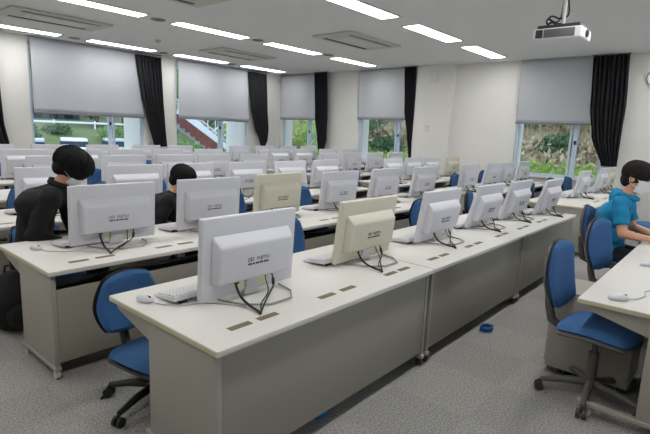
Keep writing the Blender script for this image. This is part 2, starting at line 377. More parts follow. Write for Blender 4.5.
# ---------------------------------------------------------------- desks
DW, DD, DH = 1.80, .92, .70
def make_desk(gap, length=DW, foot=.60):
    """local: x 0..length, y 0 (camera side) .. DD (user side)"""
    t = empty('computer_desk')
    g = .004
    def topgrid():
        m = MB(); m.box(g, length-g, 0, DD, DH-.03, DH, .006, 2); return m
    top = topgrid().obj('tabletop', M['top'], t)
    for s, xx in ((0, g-.0015), (1, length-g+.0015-.003)):
        MB().box(xx, xx+.003, .008, DD-.008, DH-.026, DH-.006).obj('edge_band', M['edge'], top, smooth=False)
    px = []
    px = [.235, .405, .84, 1.025, 1.47, 1.63]
    for x in px:
        sl = MB()
        sl.box(x-.062, x+.062, .125, .163, DH+.0005, DH+.002)
        sl.obj('cable_slot', M['slot'], top, smooth=False)
    # steel body
    for s in (0, 1):
        x0 = .02 if s == 0 else length-.05
        leg = MB().box(x0, x0+.03, .03, .56, .075, DH-.03, .004).obj('side_panel', M['leg'], t)
        MB().box(x0-.005, x0+.035, .02, foot, .055, .085, .006).obj('foot', M['leg'], leg)
        # sloping support under the overhanging top
        MB().hexa([(x0+.005, .56, DH-.14), (x0+.025, .56, DH-.14), (x0+.025, .88, DH-.06), (x0+.005, .88, DH-.06)],
                  [(x0+.005, .56, DH-.031), (x0+.025, .56, DH-.031), (x0+.025, .88, DH-.031), (x0+.005, .88, DH-.031)]).obj('top_bracket', M['leg'], leg, smooth=False)
        for yy in (.05, foot-.06):
            c = MB().cyl((x0+.015, yy, .026), .026, .026, 'x', 18).box(x0+.002, x0+.028, yy-.012, yy+.012, .03, .058, .003)
            c.obj('caster', M['wcaster'] if gap else M['caster'], t)
    zt = DH-.13 if gap else DH-.031
    MB().box(.052, length-.052, .035, .055, .10, zt, .003).obj('modesty_panel', M['panel'], t)
    MB().box(.052, length-.052, .30, .33, .12, DH-.16, .003).obj('inner_panel', M['leg'], t)
    MB().box(.06, length-.06, .06, .29, DH-.20, DH-.185, .002).obj('cable_tray', M['dark'], t)
    if gap:
        MB().tube([(.2, .15, DH-.15), (.5, .12, DH-.10), (.9, .16, DH-.15), (1.3, .12, DH-.11), (1.65, .16, DH-.15)], .012, 6).tube([(.35, .2, DH-.16), (.7, .1, DH-.12), (1.1, .2, DH-.15), (1.5, .14, DH-.12)], .008, 6).obj('cable_bundle', M['cable'], t)
    return t
desk_solid = make_desk(False); desk_gap = make_desk(True); desk_long = make_desk(True, DW, .86)
ROWY = [1.48, 3.0, 4.54, 6.10, 7.66, 9.20]
ORD = ['front', 'second', 'third', 'fourth', 'fifth', 'sixth']
BX0 = [1.11, 1.04, 1.08, 1.08, 1.08, 1.08]
for k, y in enumerate(ROWY):
    for i in range(3):
        o = spawn(desk_solid if k == 0 else desk_gap, USED, (BX0[k]+DW*i, y, 0))
        tag(o, 'pale laminate desk, %s of three, %s row, left block' % (['leftmost', 'middle', 'rightmost'][i], ORD[k]), 'desk', 'desks of the left block')
    for i in range(2):
        o = spawn(desk_gap if k else desk_solid, USED, (7.34+DW*i, y+.01, 0))
        tag(o, 'pale laminate desk, %s of two, %s row beyond the aisle' % (['nearer', 'farther'][i], ORD[k]), 'desk', 'desks beyond the aisle')
# row closest to the camera on the right
for i in range(2):
    o = spawn(desk_long, USED, (3.0+DW*i, -.30, 0))
    tag(o, ['pale laminate desk in the lower right corner of the photo', 'pale laminate desk where the person in turquoise works'][i], 'desk', 'desks at the right edge')

# ---------------------------------------------------------------- computers
def text_mesh(body, size, m):
    cu = bpy.data.curves.new('lettering', 'FONT'); cu.body = body; cu.size = size; cu.extrude = .0006; cu.align_x = 'CENTER'; cu.align_y = 'CENTER'
    o = bpy.data.objects.new('lettering', cu); C.objects.link(o)
    bpy.context.view_layer.update()
    me = bpy.data.meshes.new_from_object(o.evaluated_get(bpy.context.evaluated_depsgraph_get()))
    bpy.data.objects.remove(o); me.materials.clear(); me.materials.append(m); return me
BADGE = text_mesh('FUJITSU', .026, M['badge'])
SW, SH = .64, .425
def make_computer(pl, tilt):
    t = empty('desktop_computer')
    # origin: desk surface under the screen's lower edge; screen faces +y, camera sees the back (-y)
    hs = MB().box(-SW/2, SW/2, -.018, .018, 0, SH, .008, 3).obj('screen_housing', pl, t)
    hs.location = (0, 0, .018); hs.rotation_euler = (math.radians(tilt), 0, 0)
    MB().box(-SW/2+.02, SW/2-.02, .0175, .0195, .07, SH-.02).obj('screen', M['screen'], hs, smooth=False)
    w2, zb, zt, d = .265, .075, .335, .075
    bk = MB()
    bot = [(-w2, -.017, zb), (w2, -.017, zb), (w2, -.017, zt), (-w2, -.017, zt)]
    topv = [(-w2+.018, -d, zb+.012), (w2-.018, -d, zb+.012), (w2-.018, -d, zt-.055), (-w2+.018, -d, zt-.055)]
    bk.hexa(bot, topv)
    bmesh.ops.bevel(bk.b, geom=[e for e in bk.b.edges], offset=.011, segments=3, profile=.5, affect='EDGES')
    bk.obj('rear_cover', pl, hs)
    lt = bpy.data.objects.new('maker_lettering', BADGE); C.objects.link(lt); lt.parent = hs
    lt.location = (.03, -d-.0005, .195); lt.rotation_euler = (PI/2, 0, 0)
    mk = MB()
    mk.tube([(-.063+.012*math.cos(a)*(1 if a < 2*PI else 1), -d-.0012, .196+.009*math.sin(a)) for a in [k*2*PI/12 for k in range(13)]], .0016, 5)
    mk.tube([(-.045+.010*math.cos(a), -d-.0012, .196+.009*math.sin(a)) for a in [k*2*PI/12 for k in range(13)]], .0016, 5)
    for a, b in ((-.072, -.045), (-.040, -.028), (-.022, .002), (.006, .03), (.034, .07)): mk.box(a, b, -d-.0012, -d, .166, .176)
    mk.obj('maker_mark', M['badge'], hs, smooth=False)
    MB().box(-.09, .12, -.0195, -.0178, .018, .066).obj('rating_label', M['label'], hs, smooth=False)
    MB().box(-.045, .045, -.035, -.017, .03, .075, .005).obj('stand_bracket', M['key'], hs)
    MB().tube([(-.20, -.0, .006), (-.19, -.05, .0065), (-.15, -.15, .0065), (-.05, -.235, .0065), (.10, -.235, .0065), (.18, -.15, .0065), (.21, -.02, .006)], .0055, 8).obj('wire_stand', M['rod'], t)
    MB().hexa([(-.05, -.03, .002), (.05, -.03, .002), (.05, .03, .002), (-.05, .03, .002)], [(-.04, -.03, .05), (.04, -.03, .05), (.04, -.01, .05), (-.04, -.01, .05)]).obj('stand_foot', M['key'], t, smooth=False)
    yb = -.055-.09*math.sin(math.radians(tilt))
    E_ = (-.17, -.295, .004)
    MB().tube(spline([(-.13, yb, .112), (-.132, yb-.004, .075), (-.135, yb-.05, .028), (-.15, -.19, .012), (-.165, -.27, .009), E_]), .0068, 8).box(-.142, -.118, yb-.012, yb+.01, .09, .118, .003).obj('power_cable', M['cable'], t)
    MB().tube(spline([(.07, yb, .11), (.065, yb-.01, .075), (.03, yb-.07, .03), (-.08, -.20, .012), (-.155, -.28, .01), E_]), .0034, 6).obj('network_cable', M['cable'], t)
    MB().tube(spline([(.11, yb, .11), (.115, yb-.012, .08), (.09, yb-.045, .045), (.0, -.16, .018), (-.12, -.255, .014), E_]), .0044, 6).tube([(.112, yb-.018, .073), (.096, yb-.038, .050)], .009, 8).obj('display_cable', M['cable'], t)
    return t
def make_keyboard():
    t = empty('keyboard'); W, D = .46, .19
    MB().hexa([(-W/2, -D/2, .020), (W/2, -D/2, .020), (W/2, D/2, .003), (-W/2, D/2, .003)], [(-W/2+.004, -D/2+.004, .042), (W/2-.004, -D/2+.004, .042), (W/2-.004, D/2-.004, .016), (-W/2+.004, D/2-.004, .016)]).obj('case', M['white'], t)
    k = MB()
    for r_ in range(5):
        y = -D/2+.030+r_*.030; z = .042-.026*(y+D/2)/D
        x = -W/2+.012; i = 0
        while x < W/2-.03:
            wd = .02 if not (r_ == 4 and 4 <= i <= 7) else .026
            k.box(x, x+wd-.003, y-.012, y+.012, z-.006, z+.006); x += wd; i += 1
    k.obj('keys', M['key'], t, smooth=False)
    for s in (-1, 1): MB().box(s*.17-.02, s*.17+.02, -D/2+.005, -D/2+.03, 0, .021).obj('rear_foot', M['black'], t, smooth=False)
    return t
def make_mouse():
    t = empty('computer_mouse')
    m = MB().ell((0, 0, .012), .034, .058, .024); 
    bmesh.ops.bisect_plane(m.b, geom=m.b.verts[:]+m.b.edges[:]+m.b.faces[:], plane_co=(0, 0, .001), plane_no=(0, 0, -1), clear_outer=True)
    bmesh.ops.contextual_create(m.b, geom=[e for e in m.b.edges if e.is_boundary])
    m.obj('shell', M['white'], t)
    MB().box(-.004, .004, -.045, -.02, .024, .034, .002).obj('scroll_wheel', M['black'], t)
    MB().tube([(0, -.055, .008), (.02, -.12, .004), (.08, -.20, .004), (.17, -.25, .004), (.22, -.33, .004), (.25, -.40, .004), (.26, -.455, .004)], .0028, 6).obj('cord', M['gcable'], t)
    return t
CP = {}
def computer(plast, tilt):
    k = (plast, tilt)
    if k not in CP: CP[k] = make_computer(M[plast], tilt)
    return CP[k]
kbp = make_keyboard(); msp = make_mouse()
# (left edge x, y of the screen's top edge offset, tilt, plastic, chair?)
SEATS = [
 [(1.35, .45, 3, 'white'), (2.40, .43, 7, 'cream'), (3.42, .40, 9, 'white'), (4.40, .38, 14, 'white'), (5.20, .36, 14, 'white'), (5.93, .22, 16, 'white'), (8.32, .42, 14, 'white'), (9.55, .40, 12, 'white'), (10.26, .42, 12, 'cream')],
 [(1.35, .45, 3, 'white'), (2.21, .47, 3, 'white'), (3.12, .55, 5, 'cream'), (4.03, .48, 7, 'white'), (5.02, .52, 9, 'white'), (5.98, .48, 9, 'white'), (7.43, .46, 7, 'white'), (8.42, .46, 9, 'white'), (9.14, .46, 9, 'white'), (10.02, .46, 7, 'white')],
 [(1.50, .45, 3, 'white'), (2.33, .43, 3, 'white'), (3.06, .47, 3, 'white'), (3.90, .45, 5, 'white'), (4.72, .47, -9, 'white'), (5.52, .45, 5, 'white'), (7.42, .45, -7, 'white'), (8.20, .46, 5, 'white'), (8.95, .46, 5, 'white'), (9.9, .46, 5, 'cream')],
 [(1.15, .45, 3, 'white'), (2.10, .45, 3, 'white'), (3.02, .46, 3, 'white'), (3.82, .45, 3, 'white'), (4.55, .46, 5, 'white'), (5.38, .45, 5, 'white'), (7.45, .45, 5, 'white'), (8.25, .46, 5, 'white'), (9.1, .46, 5, 'white'), (9.95, .45, 5, 'white')],
 [(1.35, .45, 3, 'white'), (2.28, .45, 3, 'white'), (3.09, .46, 3, 'white'), (3.85, .45, 3, 'white'), (4.65, .46, 3, 'white'), (5.55, .45, 3, 'white'), (7.5, .45, 3, 'white'), (8.3, .45, 3, 'white'), (9.2, .45, 3, 'white'), (10.1, .45, 3, 'white')],
 [(1.35, .45, 3, 'white'), (2.28, .45, 3, 'white'), (3.2, .45, 3, 'white'), (4.15, .45, 3, 'white'), (5.08, .45, 3, 'white'), (6.0-.1, .45, 3, 'white'), (7.6, .45, 3, 'white'), (8.45, .45, 3, 'white'), (9.3, .45, 3, 'white'), (10.15, .45, 3, 'white')],
]
NTH = ['first', 'second', 'third', 'fourth', 'fifth', 'sixth']
def place_name(k, i):
    if i < 6: return '%s from left, %s row, left block' % (NTH[i], ORD[k])
    return '%s past the aisle, %s row' % (NTH[i-6], ORD[k])

# ---------------------------------------------------------------- chairs
def rounded_pad(m, w, h, t, curve, ztop_taper=.0, n=14):
    """upright pad centred on the origin, spanning x in [-w/2,w/2], z in [0,h], thickness t; curve bends it towards -y at the sides"""
    def shape(u, v, side):
        # superellipse mapping of the square to a rounded shape
        a, b = 2*u-1, 2*v-1
        x = a*math.sqrt(max(0, 1-.38*b*b)); z = b*math.sqrt(max(0, 1-.30*a*a))
        e = max(abs(a), abs(b)); edge = (1-e**6)
        wd = w*(1-ztop_taper*max(0, b))
        return Vector((x*wd/2, -curve*(x*x)+side*t/2*edge**.5 + .03*math.sin(v*PI)-.015, h/2+z*h/2))
    V = {}
    for s in (-1, 1):
        for i in range(n+1):
            for j in range(n+1):
                if s == 1 and (i in (0, n) or j in (0, n)): V[s, i, j] = V[-1, i, j]
                else: V[s, i, j] = m.b.verts.new(shape(i/n, j/n, s))
    for s in (-1, 1):
        for i in range(n):
            for j in range(n): m.b.faces.new((V[s, i, j], V[s, i+1, j], V[s, i+1, j+1], V[s, i, j+1]))
    return m
def make_chair(shell, low=0.0, bh=.38):
    """person sits facing -y; origin on the floor under the column"""
    t = empty('office_chair')
    sm = MB()
    rounded_pad(sm, .47, .44, .07, 0)
    rot = Matrix.Rotation(PI/2, 4, 'X')    # lay flat: z -> -y
    bmesh.ops.transform(sm.b, matrix=Matrix.Translation((0, .21, .44-low)) @ rot, verts=sm.b.verts)
    sm.obj('seat', M['blue'], t)
    us = MB(); rounded_pad(us, .48, .45, .05, 0)
    bmesh.ops.transform(us.b, matrix=Matrix.Translation((0, .215, .412-low)) @ rot, verts=us.b.verts); us.obj('seat_shell', shell, t)
    br = Matrix.Translation((0, .235, .51-low)) @ Matrix.Rotation(math.radians(-8), 4, 'X')
    b = MB(); rounded_pad(b, .41, bh, .06, .035, .10); bmesh.ops.transform(b.b, matrix=br, verts=b.b.verts); b.obj('backrest', M['blue'], t)
    bs = MB(); rounded_pad(bs, .425, bh+.01, .035, .035, .10); bmesh.ops.transform(bs.b, matrix=Matrix.Translation((0, .024, -.004)) @ br, verts=bs.b.verts); bs.obj('back_shell', shell, t)
    MB().tube([(0, .05, .385-low), (0, .20, .375-low), (0, .275, .41-low), (0, .30, .50-low), (0, .318, .62-low)], [.022, .024, .028, .026, .02], 10).obj('back_support', shell, t)
    MB().tube([(0, 0, .10), (0, 0, .28-low)], .03, 14).tube([(0, 0, .27-low), (0, 0, .39-low)], .018, 14).box(-.09, .09, -.09, .09, .372-low, .396-low, .006).obj('column', M['black'] if shell == M['black'] else shell, t)
    MB().tube([(.08, .02, .378-low), (.24, .03, .37-low)], .006, 8).cyl((.235, .03, .37-low), .012, .05, 'x', 10).obj('height_lever', M['black'], t)
    for k in range(5):
        a = math.radians(72*k+46); d = Vector((math.cos(a), math.sin(a), 0))
        leg = MB().tube([d*.015+Vector((0, 0, .105)), d*.16+Vector((0, 0, .095)), d*.285+Vector((0, 0, .072))], [.026, .021, .015], 10).obj('leg', shell, t)
        nrm = Vector((-d.y, d.x, 0)); c = d*.29
        w_ = MB()
        for s in (-1, 1): w_.tube([c+nrm*s*.008+Vector((0, 0, .027)), c+nrm*s*.026+Vector((0, 0, .027))], .027, 16)
        w_.tube([c+Vector((0, 0, .03)), c+Vector((0, 0, .07))], .008, 8)
        w_.obj('caster', M['caster'] if shell != M['black'] else M['black'], leg)
    return t
ch_dark = make_chair(M['black']); ch_low = make_chair(M['black'], .13, .35); ch_grey = make_chair(M['cgrey'], -.025, .43)

# people sit on these seats: (row, seat)
PEOPLE = {(0+1, 0), (1, 1)}
for k, row in enumerate(SEATS):
    for i, (xl, dy, tilt, pl) in enumerate(row):
        xc = xl+SW/2; ytop = ROWY[k]+dy
        yb = ytop+SH*math.sin(math.radians(tilt))
        o = spawn(computer(pl, tilt), USED, (xc, yb, DH+.004))
        look = {'white': 'white', 'cream': 'yellowed cream'}[pl]
        if tilt < 0: look += ' forward-tipped'
        tag(o, '%s all-in-one computer, %s' % (look, place_name(k, i)), 'computer', 'all-in-one computers on the desks')
        if k <= 3 or i >= 0:
            kx = xc-.13 if not (k == 0 and i == 0) else 1.50
            ky = yb+.135 if not (k == 0 and i == 0) else yb+.18
            o = spawn(kbp, USED, (kx, ky, DH+.0005), 0)
            tag(o, 'white keyboard behind the computer %s' % place_name(k, i), 'keyboard', 'keyboards on the desks')
        if (k, i) in ((0, 0), (1, 0), (2, 4), (3, 2)):
            mx, my = (xc-.46, yb+.20)
            if (k, i) == (0, 0): mx, my = 1.205, 2.20
            if (k, i) == (1, 0): mx, my = 1.19, 3.62
            if k == 0 and i in (0,) or k == 1 and i == 0 or True:
                prev = row[i-1][0]+SW if i not in (0, 6) else 0
                if i in (0, 6): ok = mx > BX0[k]+.05 if i == 0 else mx > 7.4
                else: ok = True
                if ok and not (k, i) in ((0, 5), ):
                    o = spawn(msp, USED, (mx, my, DH+.0005), random.uniform(-.15, .15) if (k, i) != (0, 0) else .1)
                    tag(o, 'white corded mouse at the computer %s' % place_name(k, i), 'mouse', 'computer mice on the desks')
        # chair of this seat
        if (k, i) in PEOPLE: continue
        cx, cy, rz = xc+random.uniform(-.06, .06), ROWY[k]+DD+random.uniform(-.02, .12), random.uniform(-.35, .35)
        if (k, i) == (0, 0): cx, cy, rz = 1.375, 2.40, .14
        if k == 5: cy = ROWY[k]+DD+.02
        if cx > XW-.35: cx = XW-.4
        o = spawn(ch_low if (k, i) == (0, 0) else ch_dark, USED, (cx, cy, 0), rz)
        tag(o, ('blue swivel chair with black five-star base at the left end of the front desk' if (k, i) == (0, 0) else 'blue swivel chair at the computer %s' % place_name(k, i)), 'chair', 'blue chairs behind the desks')
# mice of the row at the right edge
for (x, y, l) in ((3.14, .44, 'white mouse on the desk in the lower right corner'), (4.22, .44, 'white mouse cut by the right edge, beyond the corner desk')):
    tag(spawn(msp, USED, (x, y, DH+.0005), PI/2-.9), l, 'mouse', 'mice at the right edge')
# chairs of the row at the right
for (x, y, rz, l) in ((3.26, .54, -.09, 'blue swivel chair with grey shell nearest the camera at lower right'), (4.48, .58, -.22, 'blue swivel chair with grey shell between the nearest chair and the person in turquoise'),
                      (5.36, .84, .0, 'blue swivel chair on which the person in turquoise sits')):
    tag(spawn(ch_grey, USED, (x, y, 0), rz), l, 'chair', 'grey-shelled chairs at the right')
tag(spawn(ch_grey, USED, (8.0, .95, 0), PI*.9), 'blue swivel chair behind the person in turquoise, at the right edge', 'chair', 'grey-shelled chairs at the right')
tag(spawn(ch_low, USED, (1.52, 4.20, 0), 1.05), 'blue swivel chair with a low back behind the leftmost person', 'chair', 'blue chairs behind the desks')
tag(spawn(ch_dark, USED, (2.62, 4.22, 0), .8), 'blue swivel chair on which the person behind the second computer sits', 'chair', 'blue chairs behind the desks')

# drawer pedestal under the right desk
t = empty('drawer_pedestal', (3.42, .36, 0))
MB().box(0, .40, 0, .50, .05, .60, .006).obj('body', M['leg'], t)
for k in range(3):
    dr = MB().box(.02, .38, .500, .512, .08+.17*k, .235+.17*k, .004).obj('drawer', M['leg'], t); MB().box(.14, .26, .513, .522, .19+.17*k, .20+.17*k, .002).obj('handle', M['grey'], dr)
for a in (.04, .36):
    for b in (.04, .44): MB().cyl((a, b, .025), .024, .02, 'x', 14).obj('caster', M['caster'], t)
tag(t, 'beige drawer pedestal on the floor under the lower right desk', 'drawer unit')

# bag, cloths, cable on the floor
t = empty('backpack', (1.16, 4.05, 0), .2)
b = MB(); b.ell((0, 0, .22), .19, .15, .24, seg=24)
for v in b.b.verts:
    v.co.z = max(.0, v.co.z); v.co.x = max(-.16, min(.16, v.co.x)); v.co.y += .02*math.sin(v.co.z*20)
b.obj('body', M['bag'], t)
MB().ell((0, -.13, .15), .13, .06, .12, seg=16).obj('front_pocket', M['bag'], t)
MB().tube([(-.05, .02, .44), (-.04, .02, .50), (.04, .02, .50), (.05, .02, .44)], .01, 8).obj('handle', M['black'], t)
for s in (-1, 1): MB().tube([(s*.09, .10, .42), (s*.12, .19, .32), (s*.12, .19, .18), (s*.1, .13, .06)], .014, 8).obj('strap', M['black'], t)
tag(t, 'black backpack on the floor under the left desk end', 'backpack')
for (x, y, s, l) in ((3.83, 1.44, 1, 'coil of blue cable on the floor at the foot of the front desks'), (1.92, 1.62, .8, 'blue cable coil in the shadow under the first front desk')):
    pts = [(.07*math.cos(a)*s, .045*math.sin(a)*s, .008+.0012*a) for a in [k*.5 for k in range(50)]]
    o = MB().tube(pts, .007, 6).obj('network_cable_coil', M['bcloth']); o.location = (x, y, 0); tag(o, l, 'cable')
o = MB().tube([(1.15, 2.62, .01), (1.3, 2.72, .008), (1.5, 2.66, .008), (1.55, 2.8, .008), (1.75, 2.86, .008), (1.9, 3.06, .01)], .007, 6).obj('floor_cable', M['cable'])
tag(o, 'black cable lying on the floor behind the first front desk', 'cable')
# ---------------------------------------------------------------- people
def capsule(m, p0, p1, r0, r1=None, seg=14):
    r1 = r0 if r1 is None else r1
    p0, p1 = Vector(p0), Vector(p1)
    m.tube([p0, p1], [r0, r1], seg); m.ell(p0, r0, r0, r0, seg=seg); m.ell(p1, r1, r1, r1, seg=seg)
def remesh(m, name, mt, parent, vox, smooth=4):
    me = m.mesh(name, mt, False); o = bpy.data.objects.new(name, me); C.objects.link(o)
    md = o.modifiers.new('r', 'REMESH'); md.mode = 'VOXEL'; md.voxel_size = vox; md.use_smooth_shade = True
    if smooth:
        s = o.modifiers.new('s', 'SMOOTH'); s.iterations = smooth; s.factor = .5
    bpy.context.view_layer.update()
    nm = bpy.data.meshes.new_from_object(o.evaluated_get(bpy.context.evaluated_depsgraph_get()))
    o.modifiers.clear(); o.data = nm; nm.name = name
    if not nm.materials: nm.materials.append(mt)
    for p in nm.polygons: p.use_smooth = True
    if parent: o.parent = parent
    return o
def make_person(loc, rz, s, lean, slump, hpitch, hyaw, shirt, collar, hood, hairmat, hairr, hands, label, hairoff=(0, .012, .035), long=False):
    t = empty('person', loc, rz); t.scale = (s, s, s)
    hip = Vector((0, 0, .53))
    def spine(l, ang): return Vector((0, -math.sin(ang)*l, math.cos(ang)*l))
    waist = hip+spine(.16, lean*.5); chest = waist+spine(.18, lean); nb = chest+spine(.17, slump); neck = nb+spine(.09, (slump+lean)/2+.15)
    hc = neck+spine(.10, hpitch*.6+.05)
    HM = Matrix.Translation(hc) @ Matrix.Rotation(hyaw, 4, 'Z') @ Matrix.Rotation(hpitch, 4, 'X')
    def hp(x, y, z): return HM @ Vector((x, y, z))
    R3 = HM.to_3x3()
    sh = {k: nb+Vector((k*.175, .01, -.035)) for k in (-1, 1)}
    b = MB()
    capsule(b, hip+Vector((-.07, 0, 0)), hip+Vector((.07, 0, 0)), .10)
    capsule(b, waist+Vector((-.06, 0, 0)), waist+Vector((.06, 0, 0)), .085); capsule(b, hip, waist, .11, .10)
    capsule(b, chest+Vector((-.08, 0, 0)), chest+Vector((.08, 0, 0)), .09); capsule(b, waist, chest, .10, .11)
    capsule(b, sh[-1], sh[1], .052); capsule(b, chest, nb, .11, .06); capsule(b, nb, neck+Vector((0, 0, .02)), .052, .05)
    capsule(b, neck, hc+(R3 @ Vector((0, .01, -.05))), .05, .05)
    # head: skull, jaw, chin, nose, brow, ears
    b.ell(hp(0, .012, .025), .076, .094, .092, R3); b.ell(hp(0, -.018, -.03), .062, .07, .075, R3); b.ell(hp(0, -.052, -.085), .03, .03, .025, R3)
    capsule(b, hp(0, -.088, .012), hp(0, -.108, -.028), .009, .014, 10); b.ell(hp(0, -.085, -.062), .024, .012, .008, R3, 12)
    for k in (-1, 1):
        b.ell(hp(k*.078, .008, -.012), .010, .02, .032, R3, 12); b.ell(hp(k*.032, -.076, .016), .017, .012, .006, R3, 10)
    # legs
    for k in (-1, 1):
        h_, kn, an = hip+Vector((k*.085, -.03, -.01)), Vector((k*.12, -.43, .50)), Vector((k*.12, -.40, .09))
        capsule(b, h_, kn, .085, .058); capsule(b, kn, an, .055, .036); capsule(b, an+Vector((0, .03, -.05)), an+Vector((0, -.14, -.06)), .033, .028)
        # arm
        el, wr = [Vector(q) for q in hands[k]]
        capsule(b, sh[k], el, .047, .038); capsule(b, el, wr, .038, .024)
        d = (wr-el).normalized(); side = d.cross(Vector((0, 0, 1))).normalized(); dn = Vector((0, 0, -1))
        pm = wr+d*.05
        for q in (-.024, -.008, .008, .024): capsule(b, wr+d*.012+side*q*.6, wr+d*.085+side*q, .014, .0115, 10)
        ln = (.062, .076, .072, .055)
        for q, L in zip((-.030, -.010, .010, .030), ln):
            a0 = wr+d*.085+side*q; a1 = a0+d*L*.45+dn*.006; a2 = a1+d*L*.3+dn*.018; a3 = a2+d*L*.2+dn*.02
            b.tube([a0, a1, a2, a3], [.0095, .009, .008, .0065], 8)
        ts = -k   # thumb on the inner side
        a0 = wr+d*.02+side*(.02*(1 if (side.x*ts) > 0 else -1)); a1 = a0+d*.035+side*(.03*(1 if (side.x*ts) > 0 else -1)); a2 = a1+d*.032+dn*.01
        b.tube([a0, a1, a2], [.014, .011, .008], 8)
    body = remesh(b, 'body', M['skin'], t, .0075, 3)
    # shirt
    g = .016; c = MB()
    capsule(c, hip+Vector((-.075, .0, .02)), hip+Vector((.075, .0, .02)), .10+g)
    capsule(c, waist+Vector((-.065, 0, 0)), waist+Vector((.065, 0, 0)), .09+g); capsule(c, hip, waist, .115+g, .10+g)
    capsule(c, chest+Vector((-.085, 0, 0)), chest+Vector((.085, 0, 0)), .092+g); capsule(c, waist, chest, .102+g, .112+g)
    for k in (-1, 1): capsule(c, chest+Vector((k*.085, .012, .0)), sh[k]+Vector((-k*.02, .01, -.03)), .10+g*.8, .078)
    capsule(c, sh[-1], sh[1], .054+g*.8); capsule(c, chest, nb+Vector((0, 0, -.02)), .11+g, .065+g)
    for k in (-1, 1):
        el = Vector(hands[k][0]); e = sh[k].lerp(el, .72)
        c.tube([sh[k].lerp(el, -.05), sh[k].lerp(el, .3), e], [.056, .060, .060], 14)
        if long: c.tube([e, el, el.lerp(Vector(hands[k][1]), .8)], [.064, .056, .042], 14); c.ell(el, .056, .056, .056)
    cl = remesh(c, 'shirt', shirt, t, .010, 3)
    # soft folds
    for v in cl.data.vertices:
        n = v.normal; p = v.co
        v.co += n*(.0025*math.sin(p.z*55+p.x*25)+.002*math.sin(p.x*60-p.z*40+p.y*30))
    if collar:
        cc = MB(); base = nb+Vector((0, -.005, .035))
        cc.tube([base+Vector((.068*math.cos(a), .066*math.sin(a)-.01, .022*math.sin(a))) for a in [PI*.5+k_*2*PI/20 for k_ in range(21)]], .013, 8)
        cc.tube([base+Vector((.062*math.cos(a), .060*math.sin(a)-.01, .02+.025*math.sin(a))) for a in [PI*.5+k_*2*PI/20 for k_ in range(21)]], .009, 8)
        remesh(cc, 'collar', shirt, cl, .006, 2)
    if hood:
        cc = MB()
        cc.ell(nb+Vector((0, .075, -.005)), .10, .055, .085); cc.tube([nb+Vector((.085*math.cos(a), .08*math.sin(a)-.01, .025+.028*math.sin(a))) for a in [k_*2*PI/20 for k_ in range(21)]], .018, 8)
        remesh(cc, 'hood', shirt, cl, .008, 3)
    tr = MB()
    for k in (-1, 1):
        h_, kn, an = hip+Vector((k*.085, -.03, -.01)), Vector((k*.12, -.43, .50)), Vector((k*.12, -.40, .09))
        capsule(tr, h_, kn, .10, .072); capsule(tr, kn, an+Vector((0, 0, .02)), .07, .052)
    capsule(tr, hip+Vector((-.07, 0, -.02)), hip+Vector((.07, 0, -.02)), .112)
    remesh(tr, 'trousers', M['trouser'], t, .012, 3)
    for k in (-1, 1):
        q = MB(); an = Vector((k*.12, -.40, .09))
        capsule(q, an+Vector((0, .04, -.052)), an+Vector((0, -.15, -.056)), .038, .034); q.ell(an+Vector((0, -.05, -.075)), .042, .13, .014)
        remesh(q, 'shoe', M['shoe'], t, .009, 2)
    # hair
    h = MB(); a, bb, cz = hairr
    ox, oy, oz = hairoff
    h.ell(hp(ox, oy, oz), a, bb, cz, R3, 28)
    h.ell(hp(0, .055, -.02), a*.86, .062, .085, R3, 20)
    ho = remesh(h, 'hair', hairmat, t, .009, 5)
    L_ = MB(); rnd = random.Random(5)
    for k in range(230):   # locks fall from the crown over the skull
        an = rnd.uniform(0, 2*PI); front = max(0, -math.sin(an)); back = max(0, math.sin(an))
        end = 1.72-.22*front+.38*back+.12*abs(math.cos(an))+rnd.uniform(-.12, .12); st = rnd.uniform(.05, .7)
        sw = rnd.uniform(-.25, .25); P = []
        for q in range(6):
            ph = st+(end-st)*q/5; aa = an+sw*q/5; kk = 1.02+.012*math.sin(k)+(.03 if q == 5 else 0)
            P.append(hp(ox+a*kk*math.sin(ph)*math.cos(aa), oy+bb*kk*math.sin(ph)*math.sin(aa), oz+cz*kk*math.cos(ph)))
        L_.tube(P, [.006, .009, .010, .009, .006, .001], 5)
    L_.obj('locks', hairmat, ho)
    # eyes and brows
    for k in (-1, 1):
        e = MB().ell(hp(k*.031, -.083, .001), .013, .007, .006, R3, 10).obj('eye', M['eye'], t)
    # mask: a shell bulging over nose, mouth and chin, with ear loops
    mk = MB()
    def fn(i, j):
        an = -PI*.5+(i-.5)*2.15; zz = .004-.105*j
        rx, ry = .078-.012*j, .102-.020*j*j+.008*math.sin(PI*j)
        y = math.sin(an)*ry*(1 if abs(i-.5) < .5 else 1)
        y -= .018*math.exp(-((i-.5)/.13)**2)*(1-.4*j)
        return hp(math.cos(an)*rx, y-.003+.012, zz-.010*abs(i-.5)*0+(.012*(1-j)-.012*j)*math.exp(-((i-.5)/.25)**2)*1-.006)
    mo = mk.grid(fn, 28, 14).obj('face_mask', M['mask'], t); solid(mo, .003, 1)
    for k in (-1, 1):
        MB().tube([hp(k*.070, -.045, -.015), hp(k*.082, -.01, .014), hp(k*.088, .02, .018), hp(k*.090, .03, -.012), hp(k*.083, .018, -.045), hp(k*.070, -.02, -.06), hp(k*.062, -.045, -.07)], .0022, 6).obj('ear_loop', M['mask'], mo)
    tag(t, label, 'person'); return t
make_person((5.34, .90, -.05), 0, 1.10, .05, .42, .30, -.08, M['tshirt'], False, True, M['bhair'], (.092, .112, .105),
            {-1: ((-.24, -.13, .75), (-.13, -.36, .715)), 1: ((.25, -.12, .75), (.13, -.37, .715))}, 'person in a turquoise hooded T-shirt and white mask, seated at the right desk')
